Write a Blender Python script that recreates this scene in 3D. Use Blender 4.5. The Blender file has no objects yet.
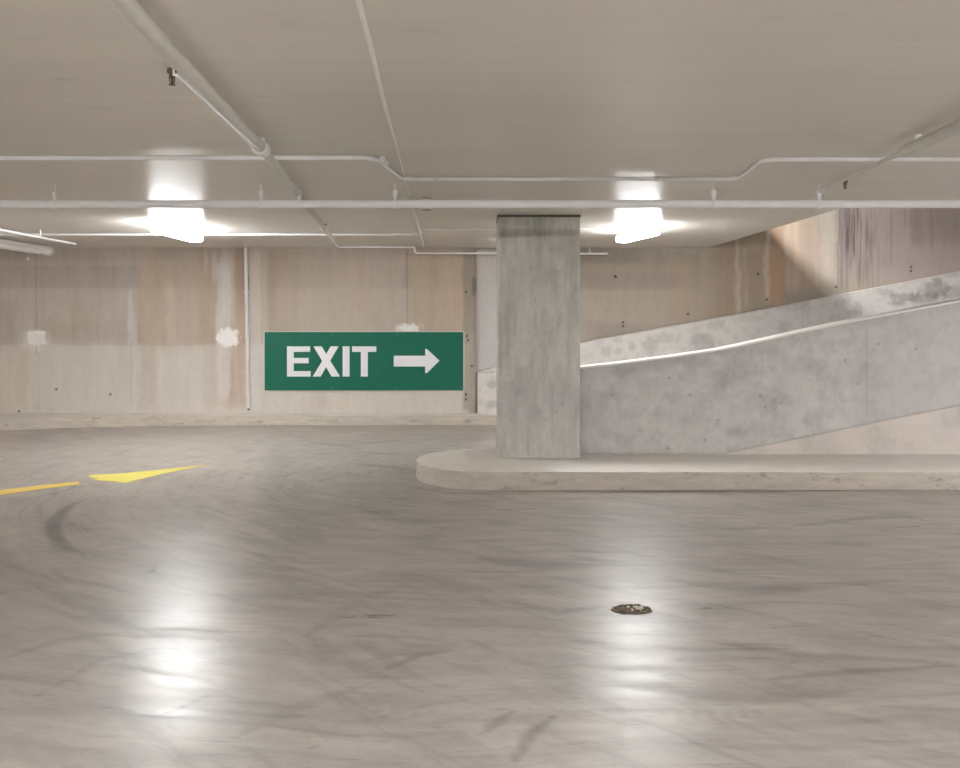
import bpy, bmesh, math, random
import numpy as np
from mathutils import Vector

random.seed(7)
SC = bpy.context.scene
COL = SC.collection
F = 830.0; HY = 315.0; EYE = 1.5
CEIL = 2.444; WALL_Y = 11.66

def at(px, py, D):
    """point of the vertical plane y = D seen at a pixel of the 960x768 photograph"""
    return Vector(((px-480)/F*D, D, EYE-(py-HY)/F*D))
def on(px, py, z):
    """point of the horizontal plane at height z"""
    D = (z-EYE)*F/(HY-py)
    return Vector(((px-480)/F*D, D, z))
def lin(c):
    return tuple(((v/255)/12.92 if v/255 <= .04045 else ((v/255+.055)/1.055)**2.4) for v in c)

# ------------------------------------------------------------------ materials
class NT:
    def __init__(s, name):
        s.m = bpy.data.materials.new(name); s.m.use_nodes = True
        s.t = s.m.node_tree; s.t.nodes.clear()
        s.out = s.n('ShaderNodeOutputMaterial')
    def n(s, kind, **kw):
        nd = s.t.nodes.new(kind)
        for k, v in kw.items(): setattr(nd, k, v)
        return nd
    def l(s, a, b): s.t.links.new(a, b)
    def put(s, sock, v):
        if hasattr(v, 'is_linked') or hasattr(v, 'links'): s.l(v, sock)
        else: sock.default_value = v
    def math(s, op, a, b=None, c=None, clamp=False):
        nd = s.n('ShaderNodeMath', operation=op, use_clamp=clamp)
        s.put(nd.inputs[0], a)
        if b is not None: s.put(nd.inputs[1], b)
        if c is not None: s.put(nd.inputs[2], c)
        return nd.outputs[0]
    def coord(s, scale=(1,1,1), loc=(0,0,0)):
        tc = s.n('ShaderNodeTexCoord'); mp = s.n('ShaderNodeMapping')
        mp.inputs['Scale'].default_value = scale; mp.inputs['Location'].default_value = loc
        s.l(tc.outputs['Object'], mp.inputs['Vector']); return mp.outputs[0]
    def noise(s, vec, scale=5, detail=4, rough=.55, dist=0):
        nd = s.n('ShaderNodeTexNoise')
        s.l(vec, nd.inputs['Vector']); nd.inputs['Scale'].default_value = scale
        nd.inputs['Detail'].default_value = detail; nd.inputs['Roughness'].default_value = rough
        nd.inputs['Distortion'].default_value = dist
        return nd.outputs['Fac']
    def range(s, v, a, b, c, d, smooth=False):
        nd = s.n('ShaderNodeMapRange')
        if smooth: nd.interpolation_type = 'SMOOTHSTEP'
        s.put(nd.inputs[0], v)
        for i, q in enumerate((a, b, c, d)): nd.inputs[i+1].default_value = q
        return nd.outputs[0]
    def mix(s, f, a, b, blend='MIX'):
        nd = s.n('ShaderNodeMix', data_type='RGBA', blend_type=blend)
        s.put(nd.inputs[0], f)
        for sock, v in ((nd.inputs[6], a), (nd.inputs[7], b)):
            if isinstance(v, tuple): sock.default_value = (*v[:3], 1)
            else: s.l(v, sock)
        return nd.outputs[2]
    def scale_col(s, col, fac):
        nd = s.n('ShaderNodeVectorMath', operation='SCALE')
        if isinstance(col, tuple): nd.inputs[0].default_value = col[:3]
        else: s.l(col, nd.inputs[0])
        s.put(nd.inputs['Scale'], fac); return nd.outputs[0]
    def bsdf(s, col, rough=.6, metal=0, spec=.5, bump=None, bstr=.2, bdist=.01):
        b = s.n('ShaderNodeBsdfPrincipled')
        if isinstance(col, tuple): b.inputs['Base Color'].default_value = (*col[:3], 1)
        else: s.l(col, b.inputs['Base Color'])
        s.put(b.inputs['Roughness'], rough)
        b.inputs['Metallic'].default_value = metal
        b.inputs['Specular IOR Level'].default_value = spec
        if bump is not None:
            bn = s.n('ShaderNodeBump'); bn.inputs['Strength'].default_value = bstr
            bn.inputs['Distance'].default_value = bdist
            s.l(bump, bn.inputs['Height']); s.l(bn.outputs[0], b.inputs['Normal'])
        s.l(b.outputs[0], s.out.inputs[0]); return s.m

def plain(name, rgb, rough=.5, var=.06, scale=12, metal=0, spec=.5):
    t = NT(name); v = t.noise(t.coord(), scale, 3)
    return t.bsdf(t.scale_col(lin(rgb), t.range(v, .3, .7, 1-var, 1+var)), rough, metal, spec)

def attr_concrete(name, vscale=(1, 1, .25), rough=.75, spec=.35, amp=.07, bstr=.12):
    """concrete: the colour attribute holds stains and painted shade, noise adds the fine grain"""
    t = NT(name)
    a = t.n('ShaderNodeAttribute', attribute_name='stain_shade').outputs['Color']
    v = t.noise(t.coord(vscale), 9, 6, .62)
    f = t.noise(t.coord(), 90, 3, .6)
    g = t.math('MULTIPLY', t.range(v, .3, .7, 1-amp, 1+amp), t.range(f, .25, .75, .94, 1.06))
    md = t.noise(t.coord((1, 1, .7), (2, 2, 2)), 22, 5, .7)
    g = t.math('MULTIPLY', g, t.range(md, .3, .7, 1-amp*.8, 1+amp*.8))
    return t.bsdf(t.scale_col(a, g), rough, 0, spec, v, bstr, .01)

def concrete(name, rgb, amp=.08, scale=4, rough=.75, spec=.35, spots=.0, tint=(.95, .93, .9)):
    t = NT(name)
    c = t.coord(); v = t.noise(c, scale, 6, .62); f = t.noise(c, 70, 3, .6)
    g = t.math('MULTIPLY', t.range(v, .3, .7, 1-amp, 1+amp), t.range(f, .25, .75, .95, 1.05))
    col = t.scale_col(lin(rgb), g)
    if spots:
        s_ = t.range(t.noise(t.coord((1, 1, 1), (3, 7, 1)), 3.3, 3, .6), .56, .68, 0, 1, True)
        col = t.mix(t.math('MULTIPLY', s_, spots), col, t.scale_col(lin(rgb), .62))
    return t.bsdf(col, rough, 0, spec, v, .15, .01)

M = {}
M['white_paint'] = plain('white_gloss_paint', (246, 246, 248), .25, .03)
M['white_dull'] = plain('white_dull_paint', (232, 229, 226), .5, .04)
M['pipe_beige'] = plain('ceiling_coloured_paint', (206, 203, 195), .5, .04)
M['conduit'] = plain('pale_conduit_paint', (236, 232, 228), .4, .03)
M['brass'] = plain('tarnished_brass', (112, 92, 74), .45, .2, 60, .3)
M['metal_grey'] = plain('dull_grey_metal', (150, 146, 142), .4, .1, 40, .5)
M['green'] = plain('green_sign_enamel', (22, 106, 86), .5, .05, 5, 0, .3)
M['letter'] = plain('white_sign_vinyl', (244, 242, 246), .55, .02, 8, 0, .3)
M['cream'] = plain('cream_sign_border', (214, 206, 192), .7, .05, 8)
M['joint_and_gap_shade'] = plain('dark_joint_filler_and_gap_shade', (92, 94, 86), .9, .15, 30)
M['plinth'] = concrete('pale_plinth_concrete', (214, 205, 200), .07, 3, .8, .3, .25)
M['curb'] = None
M['ramp'] = concrete('ramp_concrete', (176, 168, 160), .1)
M['plain_wall'] = concrete('side_wall_concrete', (214, 209, 203), .1, 2)
M['slab'] = concrete('slab_concrete', (118, 112, 107), .06, 3)
M['cap'] = plain('white_edge_strip', (236, 232, 228), .45, .03)
M['debris_dark'] = plain('drain_dirt', (96, 82, 70), .7, .35, 90)
M['debris_light'] = plain('drain_grit', (198, 186, 166), .5, .2, 120)

def emis(name, strength, rgb=(1, .965, .92)):
    t = NT(name); e = t.n('ShaderNodeEmission')
    e.inputs[0].default_value = (*rgb, 1); e.inputs[1].default_value = strength
    t.l(e.outputs[0], t.out.inputs[0]); return t.m
M['diffuser'] = emis('lit_diffuser', 34, (.955, .98, .995))
M['diffuser_upper'] = emis('upper_lit_diffuser', 150, (.97, .97, .97))

# curb: pale top, worn dirty sides with chips
t = NT('curb_concrete')
geo = t.n('ShaderNodeNewGeometry'); sx = t.n('ShaderNodeSeparateXYZ'); t.l(geo.outputs['Normal'], sx.inputs[0])
up = t.range(sx.outputs[2], .4, .8, 0, 1)
v = t.noise(t.coord((.7, 1, 3)), 6, 6, .65); f = t.noise(t.coord(), 60, 3, .6)
chips = t.range(t.noise(t.coord((.8, 1, 2.6), (9, 2, 0)), 5, 6, .75), .54, .72, 0, .8, True)
side = t.mix(chips, t.scale_col(lin((198, 189, 178)), t.range(v, .3, .7, .85, 1.13)), lin((128, 116, 106)))
top = t.scale_col(lin((220, 214, 207)), t.range(v, .3, .7, .94, 1.06))
c_ = t.scale_col(t.mix(up, side, top), t.range(f, .25, .75, .95, 1.05))
M['curb'] = t.bsdf(c_, .7, 0, .35, f, .2, .006)

# yellow road paint, worn
t = NT('yellow_road_paint')
w = t.range(t.noise(t.coord((1, 4, 1)), 7, 5, .7), .35, .7, 0, 1)
M['yellow'] = t.bsdf(t.mix(w, lin((216, 202, 78)), lin((218, 208, 122))), .55, 0, .4)
t = NT('amber_road_paint')
w = t.range(t.noise(t.coord((1, 4, 1)), 9, 5, .7), .35, .75, 0, 1)
M['amber'] = t.bsdf(t.mix(w, lin((216, 184, 70)), lin((214, 188, 120))), .55, 0, .4)

# painted ceiling with form-board lines
t = NT('painted_ceiling')
tc = t.n('ShaderNodeTexCoord'); s3 = t.n('ShaderNodeSeparateXYZ'); t.l(tc.outputs['Object'], s3.inputs[0])
wob = t.range(t.noise(t.coord((.6, .2, 1)), 2, 2), 0, 1, -.03, .03)
yy = t.math('ADD', s3.outputs[1], wob)
lines = None
for D, wd, st in ((3.14, .006, .25), (3.60, .006, .35), (4.17, .007, .3), (4.55, .006, .35), (5.02, .008, .2), (5.62, .008, .5),
                  (6.15, .01, .5), (6.75, .02, .4), (7.35, .02, .5), (8.4, .015, .5), (9.6, .02, .4), (10.4, .02, .3)):
    d = t.math('ABSOLUTE', t.math('SUBTRACT', yy, D))
    k = t.range(d, 0, wd, st, 0)
    lines = k if lines is None else t.math('MAXIMUM', lines, k)
brk = t.range(t.noise(t.coord((.5, 1, 1), (4, 0, 0)), 1.6, 3), .42, .58, 0, 1)
lines = t.math('MULTIPLY', lines, brk)
board = t.noise(t.coord((.25, 5, 1)), 2.2, 3, .6)
v = t.noise(t.coord((.5, 1.2, 1)), 1.2, 4, .55); f = t.noise(t.coord(), 120, 2, .5)
g = t.math('MULTIPLY', t.range(v, .3, .7, .965, 1.035), t.range(f, .25, .75, .975, 1.025))
g = t.math('MULTIPLY', g, t.range(board, .3, .7, .975, 1.02))
g = t.math('MULTIPLY', g, t.range(lines, 0, 1, 1, .7))
dirt = t.range(t.noise(t.coord((.9, 3, 1), (1, 5, 0)), 3, 5, .7), .62, .75, 0, .18)
g = t.math('MULTIPLY', g, t.math('SUBTRACT', 1.0, dirt))
M['ceiling'] = t.bsdf(t.scale_col(lin((220, 215, 206)), g), .33, 0, .5, board, .12, .01)

# floor: power-floated concrete, wear running around the island nose
t = NT('floor_concrete')
tc = t.n('ShaderNodeTexCoord'); s3 = t.n('ShaderNodeSeparateXYZ')
wn = t.n('ShaderNodeTexNoise'); wn.inputs['Scale'].default_value = .55; wn.inputs['Detail'].default_value = 3
t.l(tc.outputs['Object'], wn.inputs['Vector'])
off = t.n('ShaderNodeVectorMath', operation='MULTIPLY_ADD')
t.l(wn.outputs['Color'], off.inputs[0]); off.inputs[1].default_value = (.5, .5, 0); t.l(tc.outputs['Object'], off.inputs[2])
t.l(off.outputs[0], s3.inputs[0])
X, Y = s3.outputs[0], s3.outputs[1]
xn = t.math('MINIMUM', X, 0.0); dy = t.math('SUBTRACT', 8.2, Y)
r = t.math('SQRT', t.math('ADD', t.math('MULTIPLY', xn, xn), t.math('MULTIPLY', dy, dy)))
th = t.math('ARCTAN2', t.math('MULTIPLY', xn, -1.0), dy)
vv = t.math('SUBTRACT', t.math('MAXIMUM', X, 0.0), t.math('MULTIPLY', th, 4.0))
cb = t.n('ShaderNodeCombineXYZ'); t.l(t.math('MULTIPLY', r, 5.0), cb.inputs[0]); t.l(t.math('MULTIPLY', vv, .55), cb.inputs[1])
st = t.noise(cb.outputs[0], 1.5, 6, .62, .1)
cb2 = t.n('ShaderNodeCombineXYZ'); t.l(t.math('MULTIPLY', r, 9.0), cb2.inputs[0]); t.l(t.math('MULTIPLY', vv, .9), cb2.inputs[1]); cb2.inputs[2].default_value = 5
st2 = t.noise(cb2.outputs[0], 1.4, 5, .6, .15)
cb3 = t.n('ShaderNodeCombineXYZ')   # strokes that cut across
t.l(t.math('MULTIPLY', t.math('ADD', X, t.math('MULTIPLY', Y, -.8)), .6), cb3.inputs[0])
t.l(t.math('MULTIPLY', t.math('ADD', t.math('MULTIPLY', X, .8), Y), 3.6), cb3.inputs[1])
st3 = t.noise(cb3.outputs[0], 1.3, 5, .65, .8)
big = t.noise(t.coord((.6, 1, 1)), .7, 4, .6)
fine = t.noise(t.coord((1, 2, 1)), 40, 4, .65)
g = t.math('MULTIPLY', t.range(st, .3, .7, .80, 1.15), t.range(big, .3, .7, .94, 1.06))
g = t.math('MULTIPLY', g, t.range(st2, .48, .78, 1.0, .80, True))
g = t.math('MULTIPLY', g, t.range(st3, .46, .72, 1.03, .80, True))
g = t.math('MULTIPLY', g, t.range(fine, .25, .75, .95, 1.05))
blot = t.noise(t.coord((.8, 1.3, 1), (5, 3, 0)), 2.6, 5, .68, .4)
g = t.math('MULTIPLY', g, t.range(blot, .3, .7, .84, 1.14))
scr = t.noise(t.coord((2.2, 14, 1), (1, 3, 0)), 2.4, 4, .7, .5)
g = t.math('MULTIPLY', g, t.range(scr, .56, .72, 1.02, .78, True))
a = t.n('ShaderNodeAttribute', attribute_name='stain_shade').outputs['Color']
col = t.scale_col(a, g)
rough = t.math('ADD', t.range(st, .3, .7, .27, .37), t.range(st2, .5, .75, 0, .12))
M['floor'] = t.bsdf(col, rough, 0, .5, t.math('ADD', t.math('MULTIPLY', st, .3), t.math('MULTIPLY', fine, .12)), .025, .006)

M['wall'] = attr_concrete('stained_wall_concrete', (1, 1, .18), amp=.05)
M['pillar'] = attr_concrete('grey_pillar_concrete', (1, 1, .3), .7, .4, .09, .2)
M['parapet'] = attr_concrete('grey_parapet_concrete', (.8, 1, .8), .65, .4, .07)
M['barrier'] = attr_concrete('pale_barrier_concrete', (1, 1, 1), .8, .3, .05)

# ------------------------------------------------------------------ mesh helpers
def link(name, me, m, parent=None):
    o = bpy.data.objects.new(name, me); COL.objects.link(o)
    if m is not None: me.materials.append(m)
    if parent is not None: o.parent = parent
    return o
def from_bm(name, bm, m, parent=None, smooth=False):
    bmesh.ops.recalc_face_normals(bm, faces=bm.faces)
    me = bpy.data.meshes.new(name); bm.to_mesh(me); bm.free()
    if smooth:
        for p in me.polygons: p.use_smooth = True
        try: me.set_sharp_from_angle(angle=math.radians(40))
        except Exception: pass
    return link(name, me, m, parent)
def add_box(bm, x0, x1, y0, y1, z0, z1, bev=0):
    v = [bm.verts.new((x, y, z)) for x in (x0, x1) for y in (y0, y1) for z in (z0, z1)]
    fs = [bm.faces.new([v[i] for i in q]) for q in ((0,1,3,2),(4,6,7,5),(0,4,5,1),(2,3,7,6),(0,2,6,4),(1,5,7,3))]
    if bev:
        es = list({e for f_ in fs for e in f_.edges})
        bmesh.ops.bevel(bm, geom=es, offset=bev, segments=2, affect='EDGES', profile=.5)
def add_prism(bm, pts, axis, a, b, bev=0):
    """polygon pts extruded along axis from a to b; 'y': pts are (x,z); 'z': pts are (x,y)"""
    mk = (lambda p, q: (p[0], q, p[1])) if axis == 'y' else (lambda p, q: (p[0], p[1], q))
    A = [bm.verts.new(mk(p, a)) for p in pts]; B = [bm.verts.new(mk(p, b)) for p in pts]
    n = len(pts); bm.faces.new(A); fb = bm.faces.new(B)
    for i in range(n): bm.faces.new((A[i], A[(i+1) % n], B[(i+1) % n], B[i]))
    if bev: bmesh.ops.bevel(bm, geom=list(fb.edges), offset=bev, segments=3, affect='EDGES', profile=.5)
def fillet(pts, rad, n=6):
    pts = [Vector(p) for p in pts]; out = [pts[0]]
    for i in range(1, len(pts)-1):
        a, b, c = pts[i-1], pts[i], pts[i+1]
        d = min(rad, (a-b).length*.45, (c-b).length*.45)
        p, q = b+(a-b).normalized()*d, b+(c-b).normalized()*d
        for k in range(n+1):
            s = k/n; out.append(p*(1-s)**2 + b*2*s*(1-s) + q*s*s)
    out.append(pts[-1]); return out
def add_tube(bm, pts, rad, seg=14, bend=0.06, caps=True):
    pts = fillet(pts, bend) if len(pts) > 2 else [Vector(p) for p in pts]
    rs = rad if isinstance(rad, (list, tuple)) else [rad]*len(pts)
    T = [(pts[min(i+1, len(pts)-1)]-pts[max(i-1, 0)]).normalized() for i in range(len(pts))]
    u = T[0].orthogonal().normalized(); rings = []
    for i, p in enumerate(pts):
        u = (u - T[i]*u.dot(T[i])).normalized(); w = T[i].cross(u)
        rings.append([bm.verts.new(p + (u*math.cos(2*math.pi*k/seg)+w*math.sin(2*math.pi*k/seg))*rs[i]) for k in range(seg)])
    for a, b in zip(rings, rings[1:]):
        for k in range(seg): bm.faces.new((a[k], a[(k+1) % seg], b[(k+1) % seg], b[k]))
    if caps: bm.faces.new(rings[0]); bm.faces.new(rings[-1])
def add_lathe(bm, prof, c, seg=16):
    rings = [[bm.verts.new((c[0]+r_*math.cos(2*math.pi*k/seg), c[1]+r_*math.sin(2*math.pi*k/seg), c[2]+z)) for k in range(seg)] for r_, z in prof]
    for a, b in zip(rings, rings[1:]):
        for k in range(seg): bm.faces.new((a[k], a[(k+1) % seg], b[(k+1) % seg], b[k]))
    bm.faces.new(rings[0]); bm.faces.new(rings[-1])
def tag(o, label=None, cat=None, group=None, kind=None):
    if label: o['label'] = label
    if cat: o['category'] = cat
    if group: o['group'] = group
    if kind: o['kind'] = kind
    return o
def thing(name, loc, label, cat, group=None):
    o = bpy.data.objects.new(name, None); COL.objects.link(o); o.location = loc
    o.empty_display_size = .1
    return tag(o, label, cat, group)
def part(name, bm, m, parent, smooth=False):
    """bm is in world coordinates: move it into the parent's frame"""
    L = Vector((0, 0, 0)); p = parent
    while p is not None: L += p.location; p = p.parent
    bmesh.ops.translate(bm, verts=bm.verts, vec=-L)
    return from_bm(name, bm, m, parent, smooth)
def copy_tree(o, parent=None):
    c = o.copy(); COL.objects.link(c); c.parent = parent
    for ch in list(o.children): copy_tree(ch, c)
    return c

# ------------------------------------------------------------------ painted stains and shade (attribute fields)
rng = np.random.default_rng(11)
def vnoise(u, v, seed=0):
    g = np.random.default_rng(seed).random((257, 257))
    iu = np.floor(u).astype(int); iv = np.floor(v).astype(int)
    fu = u-iu; fv = v-iv; fu = fu*fu*(3-2*fu); fv = fv*fv*(3-2*fv)
    a = g[iu % 257, iv % 257]; b = g[(iu+1) % 257, iv % 257]
    c = g[iu % 257, (iv+1) % 257]; d = g[(iu+1) % 257, (iv+1) % 257]
    return (a*(1-fu)+b*fu)*(1-fv)+(c*(1-fu)+d*fu)*fv
def fbm(u, v, seed=0, octv=4):
    s = 0; w = 0
    for k in range(octv):
        s = s + vnoise(u*2**k, v*2**k, seed+k)*.5**k; w += .5**k
    return s/w
def sstep(a, b, x):
    t_ = np.clip((x-a)/(b-a), 0, 1); return t_*t_*(3-2*t_)
class Field:
    """a colour field over the pixels (U,V) of a plane; .c is linear colour"""
    def __init__(s, U, V, rgb):
        s.U, s.V = U, V; s.c = np.ones(U.shape+(3,))*np.array(lin(rgb))
        s.wx = (fbm(U/14, V/14, 50)-.5); s.wv = (fbm(U/20, V/20, 70)-.5)
    def blend(s, m, rgb): s.c += (np.array(lin(rgb))-s.c)*np.clip(m, 0, 1)[..., None]
    def mul(s, m, f):
        f = np.array(f if isinstance(f, (tuple, list)) else (f, f, f)); s.c *= 1+(f-1)*np.clip(m, 0, 1)[..., None]
    def box(s, x0, x1, y0, y1, sx=2., sy=2., wob=0.):
        U = s.U+s.wx*wob*2; V = s.V+s.wv*wob*2
        return sstep(x0-sx, x0+sx, U)*(1-sstep(x1-sx, x1+sx, U))*sstep(y0-sy, y0+sy, V)*(1-sstep(y1-sy, y1+sy, V))
    def dot(s, x, y, r=1.2):
        return 1-sstep(r*.55, r*1.3, np.hypot(s.U-x, s.V-y))
    def blob(s, x, y, rx, ry, soft=.5, wob=.35):
        d = np.hypot((s.U-x)/rx, (s.V-y)/ry)+(fbm(s.U/3, s.V/3, 90)-.5)*2*wob
        return 1-sstep(1-soft, 1+soft, d)
def grid_mesh(name, P, colour, m, parent=None, extra=None):
    """P: (n,m,3) array of points, colour (n,m,3) or None; extra = bmesh of plain faces added behind"""
    n, k = P.shape[:2]
    idx = np.arange(n*k).reshape(n, k)
    q = np.stack([idx[:-1, :-1], idx[1:, :-1], idx[1:, 1:], idx[:-1, 1:]], -1).reshape(-1, 4)
    co = P.reshape(-1, 3); cc = colour.reshape(-1, 3)
    if extra is not None:
        extra.verts.ensure_lookup_table(); ev = np.array([v_.co[:] for v_ in extra.verts])
        ef = [[v_.index for v_ in f_.verts] for f_ in extra.faces]
        extra.free()
    else: ev = np.zeros((0, 3)); ef = []
    me = bpy.data.meshes.new(name)
    co2 = np.concatenate([co, ev]); nv = len(co2)
    loops = np.concatenate([q.reshape(-1), np.array([i+len(co) for f_ in ef for i in f_], dtype=int)]).astype(np.int32)
    starts = np.concatenate([np.arange(len(q))*4, len(q)*4+np.cumsum([0]+[len(f_) for f_ in ef])[:-1]]).astype(np.int32) if ef else (np.arange(len(q))*4).astype(np.int32)
    me.vertices.add(nv); me.vertices.foreach_set('co', co2.astype(np.float32).reshape(-1))
    me.loops.add(len(loops)); me.loops.foreach_set('vertex_index', loops)
    me.polygons.add(len(starts)); me.polygons.foreach_set('loop_start', starts)
    me.update(calc_edges=True); me.validate()
    at_ = me.color_attributes.new('stain_shade', 'FLOAT_COLOR', 'POINT')
    full = np.ones((nv, 4), np.float32); full[:len(co), :3] = cc; full[len(co):, :3] = cc.mean(0)
    at_.data.foreach_set('color', full.reshape(-1))
    return link(name, me, m, parent)
def box_bm(*a):
    bm = bmesh.new(); add_box(bm, *a); bmesh.ops.recalc_face_normals(bm, faces=bm.faces)
    bm.verts.index_update(); return bm

# ================================================================== SETTING
XL, XR, YB = -9.6, 15.0, -8.0
# ---- floor
xs = np.arange(XL, XR+.02, .03); ys = np.arange(YB, WALL_Y+.02, .025)
ys = np.concatenate([np.arange(YB, 2.0, .25), np.arange(2.0, WALL_Y+.03, .018)])
GX, GY = np.meshgrid(xs, ys, indexing='ij')
FL = Field(GX*40, GY*40, (156, 149, 143))
def seg_dist(ax, ay, bx, by):
    dx, dy_ = bx-ax, by-ay; L2 = dx*dx+dy_*dy_
    s = np.clip(((GX-ax)*dx+(GY-ay)*dy_)/L2, 0, 1)
    return np.hypot(GX-ax-s*dx, GY-ay-s*dy_), s
def stroke(pix, w, k, soft=1.5, seed=3, taper=True):
    """a mark rubbed along a line of floor points"""
    P = [on(px, py, 0) for px, py in pix]; best = np.full(GX.shape, 9.); n = len(P)-1; S = np.zeros(GX.shape)
    for i in range(n):
        d, s = seg_dist(P[i].x, P[i].y, P[i+1].x, P[i+1].y)
        m_ = d < best; best = np.where(m_, d, best); S = np.where(m_, (i+s)/n, S)
    ww = w*(np.sin(np.pi*np.clip(S, .03, .97))**.7 if taper else 1)
    m_ = (1-sstep(ww/soft, ww*soft, best))
    return m_*(.55+.45*(fbm(GX*9, GY*9, seed)))
# far strip by the curb is paler and pinkish, a greyer zone towards the middle right
FL.mul(sstep(8.6, 10.8, GY), (1.16, 1.14, 1.14))
FL.mul(sstep(-2, -5, GX)*sstep(5, 7, GY), (1.06, 1.05, 1.05))
FL.mul((1-sstep(3.2, 4.4, GY)), (.97, .97, .98))
# rubber crescent left
FL.mul(stroke([(84, 500), (74, 504), (64, 510), (57, 518), (53.5, 526), (54, 534), (59, 541), (68, 547), (84, 554)], .052, 1, 1.3), .34)
for pix, w, k in (
    ([(0, 507), (30, 499), (70, 489), (95, 483)], .02, .8), ([(150, 573), (158, 563)], .012, .55),
    ([(155, 719), (185, 706), (212, 693)], .009, .6), ([(250, 560), (320, 575), (400, 600)], .012, .9),
    ([(220, 540), (260, 556), (300, 572)], .02, .9), ([(590, 492), (960, 489)], .05, .82),
    ([(415, 488), (450, 493), (520, 495)], .035, .85), ([(840, 520), (900, 516), (925, 520)], .05, .82),
    ([(780, 528), (880, 516)], .03, .88), ([(350, 512), (370, 524), (400, 534)], .03, 1.1),
    ([(370, 660), (410, 650), (450, 648)], .05, .93), ([(380, 672), (420, 655), (455, 650)], .02, .8),
    ([(480, 735), (512, 712)], .02, .7), ([(513, 765), (530, 735), (555, 715)], .02, .68),
    ([(300, 640), (360, 600), (420, 580)], .04, .99), ([(230, 740), (290, 710), (380, 680)], .03, .97),
    ([(480, 558), (540, 566), (600, 566)], .07, .86), ([(660, 580), (760, 590), (900, 580)], .06, .88),
    ([(700, 640), (800, 655), (940, 662)], .03, .84), ([(560, 640), (700, 650), (800, 648)], .02, .82),
    ([(760, 680), (850, 672), (960, 665)], .02, .8), ([(640, 690), (760, 700), (860, 690)], .035, .88),
    ([(500, 600), (560, 612), (610, 606)], .03, .86), ([(580, 450), (585, 451)], .01, 1),
    ([(300, 440), (340, 446), (400, 440)], .08, .9), ([(340, 462), (400, 468), (440, 478)], .06, .9),
    ([(300, 455), (360, 452), (410, 456)], .05, .88), ([(20, 580), (90, 600), (140, 640)], .05, .93),
    ([(0, 660), (60, 640), (130, 632)], .03, .9), ([(30, 700), (100, 660), (150, 650)], .02, .96)):
    FL.mul(stroke(pix, w, 1, 1.9, int(pix[0][0])+3), k-.16 if k < 1 else k+.1)
# tyre tread prints bottom centre
tp = stroke([(335, 700), (380, 703), (440, 712)], .12, 1, 1.4, 9)*(.5+.5*np.sin(GX*95+GY*40))*(.5+.5*np.sin(GX*60-GY*110))
FL.mul(tp, .80)
for y0 in (655, 708, 712):
    tp = stroke([(560, y0), (700, y0+6), (860, y0-2)], .018, 1, 1.3, y0)*(.5+.5*np.sin(GX*110))
    FL.mul(tp, .82)
Z = np.zeros(GX.shape)
floor = grid_mesh('floor', np.stack([GX, GY, Z], -1), FL.c, M['floor'], None, box_bm(XL, XR, YB, WALL_Y+.3, -.2, -.004))
tag(floor, kind='structure')

# ---- ceiling slab with the opening above the ramp
OX, OY = 3.2, 7.22
bm = bmesh.new()
add_box(bm, XL, OX, YB, WALL_Y, CEIL, 2.73); add_box(bm, OX, XR, YB, OY, CEIL, 2.73)
tag(from_bm('ceiling', bm, M['ceiling']), kind='structure')
bm = bmesh.new(); add_box(bm, -1.0, OX, 4.0, WALL_Y, 2.731, 2.75); add_box(bm, OX, XR, 4.0, OY, 2.731, 2.75)
tag(from_bm('floor_upper', bm, M['slab']), kind='structure')
bm = bmesh.new(); add_box(bm, OX-.15, OX, OY, WALL_Y, 2.75, 3.56)
tag(from_bm('wall_ramp_opening', bm, M['slab']), kind='structure')
bm = bmesh.new(); add_box(bm, -1.0, XR, 4.0, WALL_Y, 5.1, 5.3)
tag(from_bm('ceiling_upper', bm, M['slab']), kind='structure')

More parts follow.
